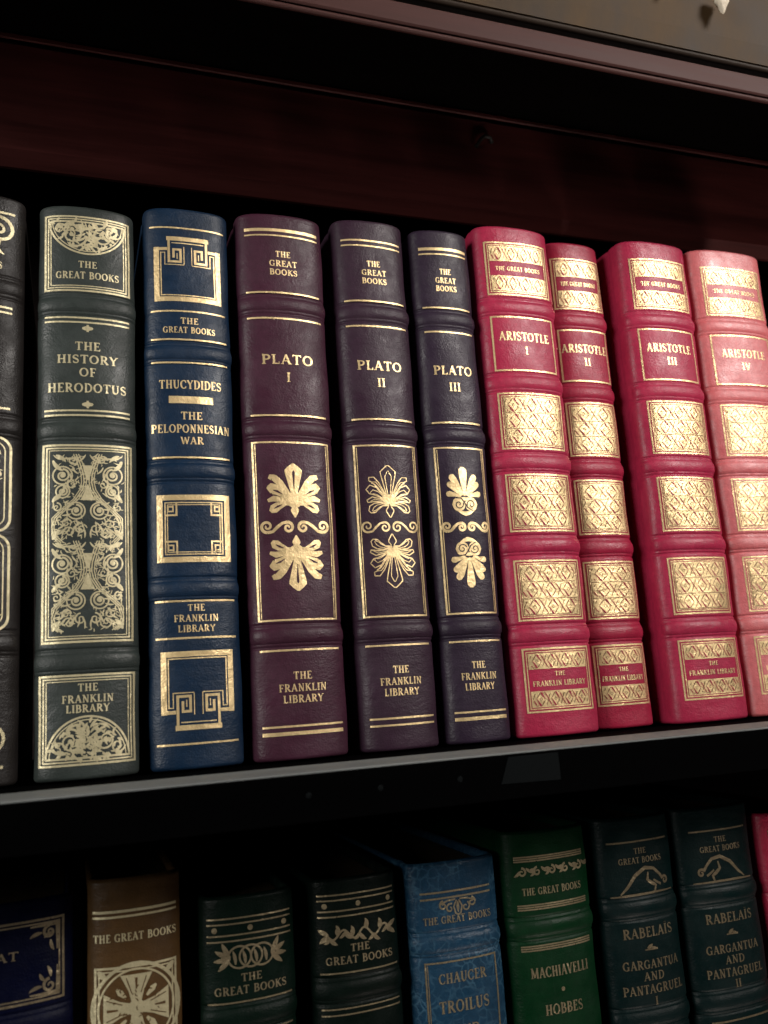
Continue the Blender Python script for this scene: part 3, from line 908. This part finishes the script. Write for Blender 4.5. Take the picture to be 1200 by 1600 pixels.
for (x0, x1, y, H, mat, lab, num, n, b, tw, fw_) in (
        (.1872, .2304, 0, .2545, L_RED, 'red leather book marked with numeral I, standing beside the violet black book', 'I', 3, .0056, 28, 17.4),
        (.2324, .2668, .0085, .2550, L_RED2, 'narrow red leather book marked with numeral II, pushed in behind its neighbours', 'II', 2, .005, 27, 14.6),
        (.2736, .3180, 0, .2560, L_RED, 'red leather book marked with numeral III, its left side showing', 'III', 3, .0056, 28, 17.6),
        (.3200, .3700, 0, .2562, L_GLARE, 'red leather book paled by painted glare, marked with numeral IV at the right end', 'IV', 3, .0056, 29, 19.8)):
    hubs = (210.2, 170.3, 129.6, 88.6, 46.2)
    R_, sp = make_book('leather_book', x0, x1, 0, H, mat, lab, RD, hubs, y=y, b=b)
    rnd = random.Random(int(x0 * 1e4))
    hw = fw_
    panels = [(216.3, 245.4, 'b'), (136.0, 164.8, 'p'), (95.2, 123.6, 'p'), (52.8, 81.6, 'p'), (10.9, 40.2, 'e')]
    for v0, v1, kind in panels:
        d = Dec(sp); d.frame(-hw, hw, v0, v1, .8); d.frame(-hw + 1.5, hw - 1.5, v0 + 1.5, v1 - 1.5, .5); d.done('gold_frame', GOLD, R_)
        d = Dec(sp); ov = Dec(sp, .00028); th_ = Dec(sp, .00019)
        X = hw - 2.4; a0, a1 = v0 + 2.4, v1 - 2.4
        if kind == 'p':
            d.rect(-X, X, a0, a1)
            hh = (a1 - a0) / 3
            for r in range(3):
                swirl_row(d, ov, th_, -X + .5, X - .5, a0 + r * hh + .2, a0 + (r + 1) * hh - .2, n, .03 * (1 - r) + rnd.uniform(-.03, .03), rnd)
            for r in (1, 2):
                th_.rib([(-X + .8, a0 + r * hh), (X - .8, a0 + r * hh)], .3)
            th_.rib([(-X + .9, a0 + .5), (X - .9, a0 + .5)], .25); th_.rib([(-X + .5, a0 + .8), (-X + .5, a1 - .8)], .25)
        else:
            gap = 8.0 if kind == 'b' else 10.0
            vm = (a0 + a1) / 2
            for q0, q1 in ((a0, vm - gap / 2), (vm + gap / 2, a1)):
                d.rect(-X, X, q0, q1)
                swirl_row(d, ov, th_, -X + .6, X - .6, q0 + .3, q1 - .3, n + 1, rnd.uniform(-.05, .05), rnd)
        d.done('gold_panel', GOLD, R_); ov.done('lattice_mark', mat, R_); th_.done('lattice_line', GOLD_SHADOW, R_)
    k = fw_ / 17.4
    words(R_, sp, 'series_lettering', [('THE GREAT BOOKS', 230.8, 2.3, 25 * k)])
    d = Dec(sp); d.frame(-hw, hw, 176.0, 205.0, .8); d.done('gold_frame', GOLD, R_)
    words(R_, sp, 'title_lettering', [('ARISTOTLE', 194.3, 4.6, tw), (num, 187.0, 4.2, None)])
    words(R_, sp, 'publisher_lettering', [('THE', 28.2, 2.0, 5.4), ('FRANKLIN LIBRARY', 23.9, 2.4, 27.5 * k)])

# ------------------------------------------------------------------ lower row (tails stand on the shelf below the picture)
LO = 'leather books on the lower shelf'
Z = -.293
o_ = 293.0
GD = GOLD_WORN_SHADE
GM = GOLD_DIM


def low(x0, x1, top, mat, lab, hubs, group=LO, **kw):
    return make_book('leather_book', x0, x1, Z, top - Z, mat, lab, group, [h + o_ for h in hubs], **kw)


# navy
R_, sp = low(-.0745, -.0045, -.0405, L_NAVY, 'thick navy leather book with gold corner sprays at the lower left', (-82.5,), b=.006)
d = Dec(sp)
d.frame(-32, 32, o_ - 75.4, o_ - 47.4, .8); d.frame(-30.6, 30.6, o_ - 74.0, o_ - 48.8, .55)
for mx in (-1, 1):
    for v, mv in ((o_ - 73.6, 1), (o_ - 49.2, -1)):
        X = lambda a: mx * (30.4 - a)
        Vv = lambda a: v + mv * a
        d.rib([(X(.4), Vv(.5)), (X(10), Vv(.8))], [1.6, .5])
        d.rib([(X(.6), Vv(.5)), (X(.8), Vv(9.5))], [1.6, .5])
        d.spiral(X(3.4), Vv(3.2), 2.3, 1.3, 90, mx, 1.1, .6)
        d.leaf(X(6), Vv(3.2), 180 if mx > 0 else 0, 4.5, 1.3, 40); d.leaf(X(3), Vv(6), 90 * mv, 4, 1.2, 40)
        d.leaf(X(5.2), Vv(5), 135 if mx * mv > 0 else 45, 3, 1.2, -30)
d.done('gold_frame', GD, R_)
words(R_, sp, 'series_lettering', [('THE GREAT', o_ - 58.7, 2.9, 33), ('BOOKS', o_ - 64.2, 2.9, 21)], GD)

# brown with a wheel-cross
R_, sp = low(.0006, .0348, -.0370, L_TAN, 'brown leather book with a gold wheel cross ornament', (-130,), b=.0055)
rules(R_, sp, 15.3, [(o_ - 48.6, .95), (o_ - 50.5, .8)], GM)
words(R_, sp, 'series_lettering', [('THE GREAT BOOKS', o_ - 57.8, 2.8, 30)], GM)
cv = o_ - 82.6
d = Dec(sp); ov = Dec(sp, .00019)
d.frame(-14.8, 14.8, cv - 14.8, cv + 14.8, .8); d.frame(-13.4, 13.4, cv - 13.4, cv + 13.4, .5)
for mx in (-1, 1):
    for mv in (-1, 1):
        d.leaf(mx * 13.6, cv + mv * 13.6, (225 if mx > 0 else 315) if mv > 0 else (135 if mx > 0 else 45), 4.2, 2.2)
d.rib(arc(0, cv, 15.4, 15.4, 0, 360, 60), 1.2, closed=True); d.rib(arc(0, cv, 13.4, 13.4, 0, 360, 60), .7, closed=True)
for a in range(0, 360, 90):
    ca, sa = cos(radians(a)), sin(radians(a))
    d.rib([(ca * 1.5, cv + sa * 1.5), (ca * 6, cv + sa * 6), (ca * 11.6, cv + sa * 11.6)], [3.2, 5.6, 11.5])
    ov.rib([(ca * 6.5, cv + sa * 6.5), (ca * 10.4, cv + sa * 10.4)], [.5, 1.0])
    b_ = radians(a + 45)
    d.rib([(cos(b_) * 5.2, cv + sin(b_) * 5.2), (cos(b_) * 8.2, cv + sin(b_) * 8.2), (cos(b_) * 10, cv + sin(b_) * 10)], [.8, 2.2, .8])
    for s_ in (-1, 1):
        ov.rib([(ca * 5 - sa * s_ * 1.6, cv + sa * 5 + ca * s_ * 1.6), (ca * 10.6 - sa * s_ * 3.6, cv + sa * 10.6 + ca * s_ * 3.6)], .35)
d.dot(0, cv, 3.0)
foliage(ov, -9, 9, cv - 9, cv + 9, 46, random.Random(31), .8, 2.0, .4)
d.done('wheel_ornament', GM, R_); ov.done('ornament_slit', L_TAN, R_)

# two very dark green books
for idx, (x0, x1, top, mat, lab) in enumerate(((.0420, .0792, -.0489, L_G1, 'bottle green leather book with a gold knot and leaf ornament beside the brown book'),
                                               (.0862, .1234, -.0479, L_G2, 'nearly black green leather book with a twining gold vine ornament'))):
    hub = -92.6 if idx == 0 else -90.0
    R_, sp = low(x0, x1, top, mat, lab, (hub,), group='pair of dark green books with three gold dots', b=.0055)
    sh_ = 0 if idx == 0 else 2.9
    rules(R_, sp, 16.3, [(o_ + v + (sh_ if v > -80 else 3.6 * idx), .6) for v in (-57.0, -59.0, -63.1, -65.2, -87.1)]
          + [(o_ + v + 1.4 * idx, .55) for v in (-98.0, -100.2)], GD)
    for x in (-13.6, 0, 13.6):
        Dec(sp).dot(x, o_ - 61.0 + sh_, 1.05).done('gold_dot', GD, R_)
    d = Dec(sp)
    if idx == 0:
        v = o_ - 71.2
        for x in (-4.4, 0, 4.4):
            d.rib(arc(x, v, 4.4, 3.9, 0, 360, 28), .75, closed=True)
        for x in (-6, -2.2, 2.2, 6):
            d.leaf(x, v - 2.6, 90, 5.2, 1.3, 25)
        for m in (-1, 1):
            for a in (55, 20, -15, -50):
                d.leaf(m * 8.0, v, a if m > 0 else 180 - a, 6.3, 1.9, 15 * m)
    else:
        v = o_ - 69.2
        d.rib([(x * .5, v + 1.7 * sin(x * .36)) for x in range(-26, 27)], .8)
        for x in range(-12, 13, 3):
            a = 70 if (x // 3) % 2 else -70
            d.leaf(x, v + 1.2 * sin(x * .72), a, 4.2, 1.6, 60); d.leaf(x, v + 1.2 * sin(x * .72), 180 - a, 3.4, 1.3, -60)
        for m in (-1, 1):
            d.leaf(m * 12.5, v, 30 if m > 0 else 150, 4.5, 1.8); d.leaf(m * 12.5, v, -40 if m > 0 else 220, 4.5, 1.8)
    d.done('vine_ornament', GD, R_)
    w_ = [('THE', o_ - 78.6 + sh_ * 1.4, 2.8, 8), ('GREAT BOOKS', o_ - 82.9 + sh_ * 1.4, 2.9, 28)]
    words(R_, sp, 'series_lettering', w_, GD)

# mid blue, crackled leather
L_CHC = leather('crackled_blue_leather', (.008, .036, .072), .42, .25, .7, .22, (.05, .12, .18))
R_, sp = low(.1282, .1700, -.0472, L_CHC, 'crackled mid blue leather book on the lower shelf, lower than the green book', (-79.6,), b=.0045, ex=.34)
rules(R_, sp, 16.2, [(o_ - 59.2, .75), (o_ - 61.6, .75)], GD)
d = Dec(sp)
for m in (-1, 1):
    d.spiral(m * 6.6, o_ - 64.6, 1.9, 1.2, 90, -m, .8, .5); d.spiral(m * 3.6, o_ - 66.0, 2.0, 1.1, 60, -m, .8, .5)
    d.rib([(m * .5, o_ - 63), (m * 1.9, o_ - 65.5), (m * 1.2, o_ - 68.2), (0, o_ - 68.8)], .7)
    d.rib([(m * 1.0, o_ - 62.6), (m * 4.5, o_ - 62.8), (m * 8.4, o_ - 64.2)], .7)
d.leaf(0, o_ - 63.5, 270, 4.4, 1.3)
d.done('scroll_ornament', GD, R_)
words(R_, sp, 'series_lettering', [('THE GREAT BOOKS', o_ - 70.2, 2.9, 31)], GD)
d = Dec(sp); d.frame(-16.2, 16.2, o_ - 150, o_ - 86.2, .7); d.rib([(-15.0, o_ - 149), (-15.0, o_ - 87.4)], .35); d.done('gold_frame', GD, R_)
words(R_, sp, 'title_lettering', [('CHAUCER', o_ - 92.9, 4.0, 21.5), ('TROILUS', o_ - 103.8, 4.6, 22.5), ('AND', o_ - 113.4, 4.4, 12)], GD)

# green
R_, sp = low(.1735, .2158, -.0393, L_MA, 'green leather book with paired gold bars, its left board edge catching light', (-79.8,), b=.0055, ex=.36)
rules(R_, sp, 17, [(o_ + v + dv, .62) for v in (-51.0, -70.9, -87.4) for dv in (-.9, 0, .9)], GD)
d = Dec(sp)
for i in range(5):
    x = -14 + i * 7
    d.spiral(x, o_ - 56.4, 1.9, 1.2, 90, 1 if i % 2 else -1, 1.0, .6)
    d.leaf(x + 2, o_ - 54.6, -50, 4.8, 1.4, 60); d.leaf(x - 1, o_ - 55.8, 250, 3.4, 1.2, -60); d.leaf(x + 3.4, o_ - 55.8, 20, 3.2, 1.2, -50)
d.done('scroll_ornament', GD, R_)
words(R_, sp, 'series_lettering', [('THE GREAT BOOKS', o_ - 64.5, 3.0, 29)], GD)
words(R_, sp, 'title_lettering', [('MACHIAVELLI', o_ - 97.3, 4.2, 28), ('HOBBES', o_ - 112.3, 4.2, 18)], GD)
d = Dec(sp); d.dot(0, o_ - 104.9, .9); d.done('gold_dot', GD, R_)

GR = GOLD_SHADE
# two teal black volumes
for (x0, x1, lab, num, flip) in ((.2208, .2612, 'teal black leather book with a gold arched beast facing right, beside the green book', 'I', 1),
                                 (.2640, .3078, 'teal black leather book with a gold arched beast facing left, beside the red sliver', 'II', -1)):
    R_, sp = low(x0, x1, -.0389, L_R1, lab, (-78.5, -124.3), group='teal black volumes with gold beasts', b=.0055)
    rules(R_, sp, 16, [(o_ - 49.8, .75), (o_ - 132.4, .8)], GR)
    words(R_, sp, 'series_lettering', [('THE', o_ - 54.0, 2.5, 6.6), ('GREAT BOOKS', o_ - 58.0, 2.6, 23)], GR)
    d = Dec(sp)
    q = lambda x, v: (flip * x, o_ + v)
    d.rib([q(-16.5, -72.9), q(-8, -72.6), q(6, -72.5), q(16.5, -72.6)], [.5, 1.0, .9, .5])
    d.rib([q(-12, -72), q(-8.5, -69.2), q(-4, -64.4), q(1.5, -61.6), q(6.2, -62.3), q(9.4, -65.2), q(11, -67.4)], [.6, 1.3, 1.6, 1.6, 1.4, 1.2, 1.4])
    d.spiral(flip * 12.2, o_ - 68.2, 1.9, 1.2, 150 if flip > 0 else 30, -flip, 1.2, .8)
    d.rib([q(3.0, -63.6), q(2.2, -66.8), q(4.6, -68.6), q(6.6, -69.6), q(5.8, -72.2)], [.7, 1.4, 1.6, 1.2, .9])
    d.rib([q(9.6, -69.6), q(7.4, -68.4), q(5.6, -67.2)], [1.1, 1.0, .8])
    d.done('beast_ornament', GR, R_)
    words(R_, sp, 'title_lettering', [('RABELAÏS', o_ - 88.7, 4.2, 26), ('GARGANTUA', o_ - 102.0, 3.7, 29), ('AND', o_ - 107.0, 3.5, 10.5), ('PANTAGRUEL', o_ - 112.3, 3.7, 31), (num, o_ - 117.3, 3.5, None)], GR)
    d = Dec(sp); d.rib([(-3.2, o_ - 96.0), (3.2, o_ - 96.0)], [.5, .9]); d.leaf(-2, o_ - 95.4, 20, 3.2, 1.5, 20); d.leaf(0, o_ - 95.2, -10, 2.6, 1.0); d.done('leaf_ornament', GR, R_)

# red sliver at the right edge
R_, sp = low(.3128, .3560, -.0462, L_RED2, 'red leather book cut off by the right edge of the picture on the lower shelf', (-88,), b=.005)
for v0, v1 in ((o_ - 82, o_ - 54), (o_ - 124, o_ - 95)):
    Dec(sp).frame(-17.4, 17.4, v0, v1, .8).done('gold_frame', GD, R_)

# ------------------------------------------------------------------ small things
# ivory pointed drops against the crown board
for i, (x, z, r, h, lab) in enumerate(((.2934, .3375, .0040, .0115, 'larger ivory pointed drop hanging at the top right corner'),
                                       (.2634, .3440, .0020, .0065, 'small ivory pointed tip hanging above the cornice'))):
    V = []; F = []; n = 12
    rnd = random.Random(40 + i)
    prof = [(0.0, .05), (.12, .30), (.28, .46), (.45, .62), (.58, .95), (.66, .70), (.80, 1.0), (.95, .8), (1.0, .2)]
    for k, (t, w) in enumerate(prof):
        for j in range(n):
            a = 2 * pi * j / n
            rr = r * w * (1 + .18 * sin(3 * a + k) + rnd.uniform(-.08, .08))
            V.append((x + rr * cos(a), -.0775 - r * .5 + rr * sin(a) * .8, z + t * h))
    for k in range(len(prof) - 1):
        for j in range(n):
            F.append((k * n + j, k * n + (j + 1) % n, (k + 1) * n + (j + 1) % n, (k + 1) * n + j))
    F.append(tuple(range(n))[::-1]); F.append(tuple((len(prof) - 1) * n + j for j in range(n)))
    o = link_mesh('ivory_drop', V, F, IVORY, None)
    o['label'] = lab; o['category'] = 'ornament'; o['group'] = 'ivory drops above the cornice'
# small nail heads in the black shelf edge, and a dark hook on the header board
for x in (.0712, .0972, .1278):
    V = [(x, -.0672, -.0075)]; F = []
    for j in range(10):
        V.append((x + .0011 * cos(2 * pi * j / 10), -.0666, -.0075 + .0011 * sin(2 * pi * j / 10)))
    F = [(0, 1 + j, 1 + (j + 1) % 10) for j in range(10)]
    link_mesh('nail_head', V, F, SHEEN_NAIL, sh)
pts = [(.2095, .0285, .3225), (.2120, .0270, .3265), (.2150, .0275, .3295), (.2185, .0270, .3290), (.2200, .0285, .3265)]
cu = bpy.data.curves.new('hook', 'CURVE'); cu.dimensions = '3D'; cu.bevel_depth = .0011; cu.bevel_resolution = 2
s_ = cu.splines.new('POLY'); s_.points.add(len(pts) - 1)
for p_, q_ in zip(s_.points, pts):
    p_.co = (*q_, 1)
tmp = bpy.data.objects.new('hook_curve', cu)
COL.objects.link(tmp)
dg = bpy.context.evaluated_depsgraph_get()
me = bpy.data.meshes.new_from_object(tmp.evaluated_get(dg))
bpy.data.objects.remove(tmp)
me.materials.clear(); me.materials.append(W_GROOVE)
hk = bpy.data.objects.new('hook', me); COL.objects.link(hk); hk.parent = hd
link_mesh('painted_reflection', [(x, y, z) for y in (-.0667, -.0669) for x, z in ((.1440, -.0108), (.1478, -.0014), (.1688, -.0014), (.1690, -.0114))],
          [(0, 1, 2, 3), (7, 6, 5, 4), (0, 4, 5, 1), (1, 5, 6, 2), (2, 6, 7, 3), (3, 7, 4, 0)], SHEEN_NAIL, sh, smooth=False)  # reflection on the black shelf edge, painted as a thin patch
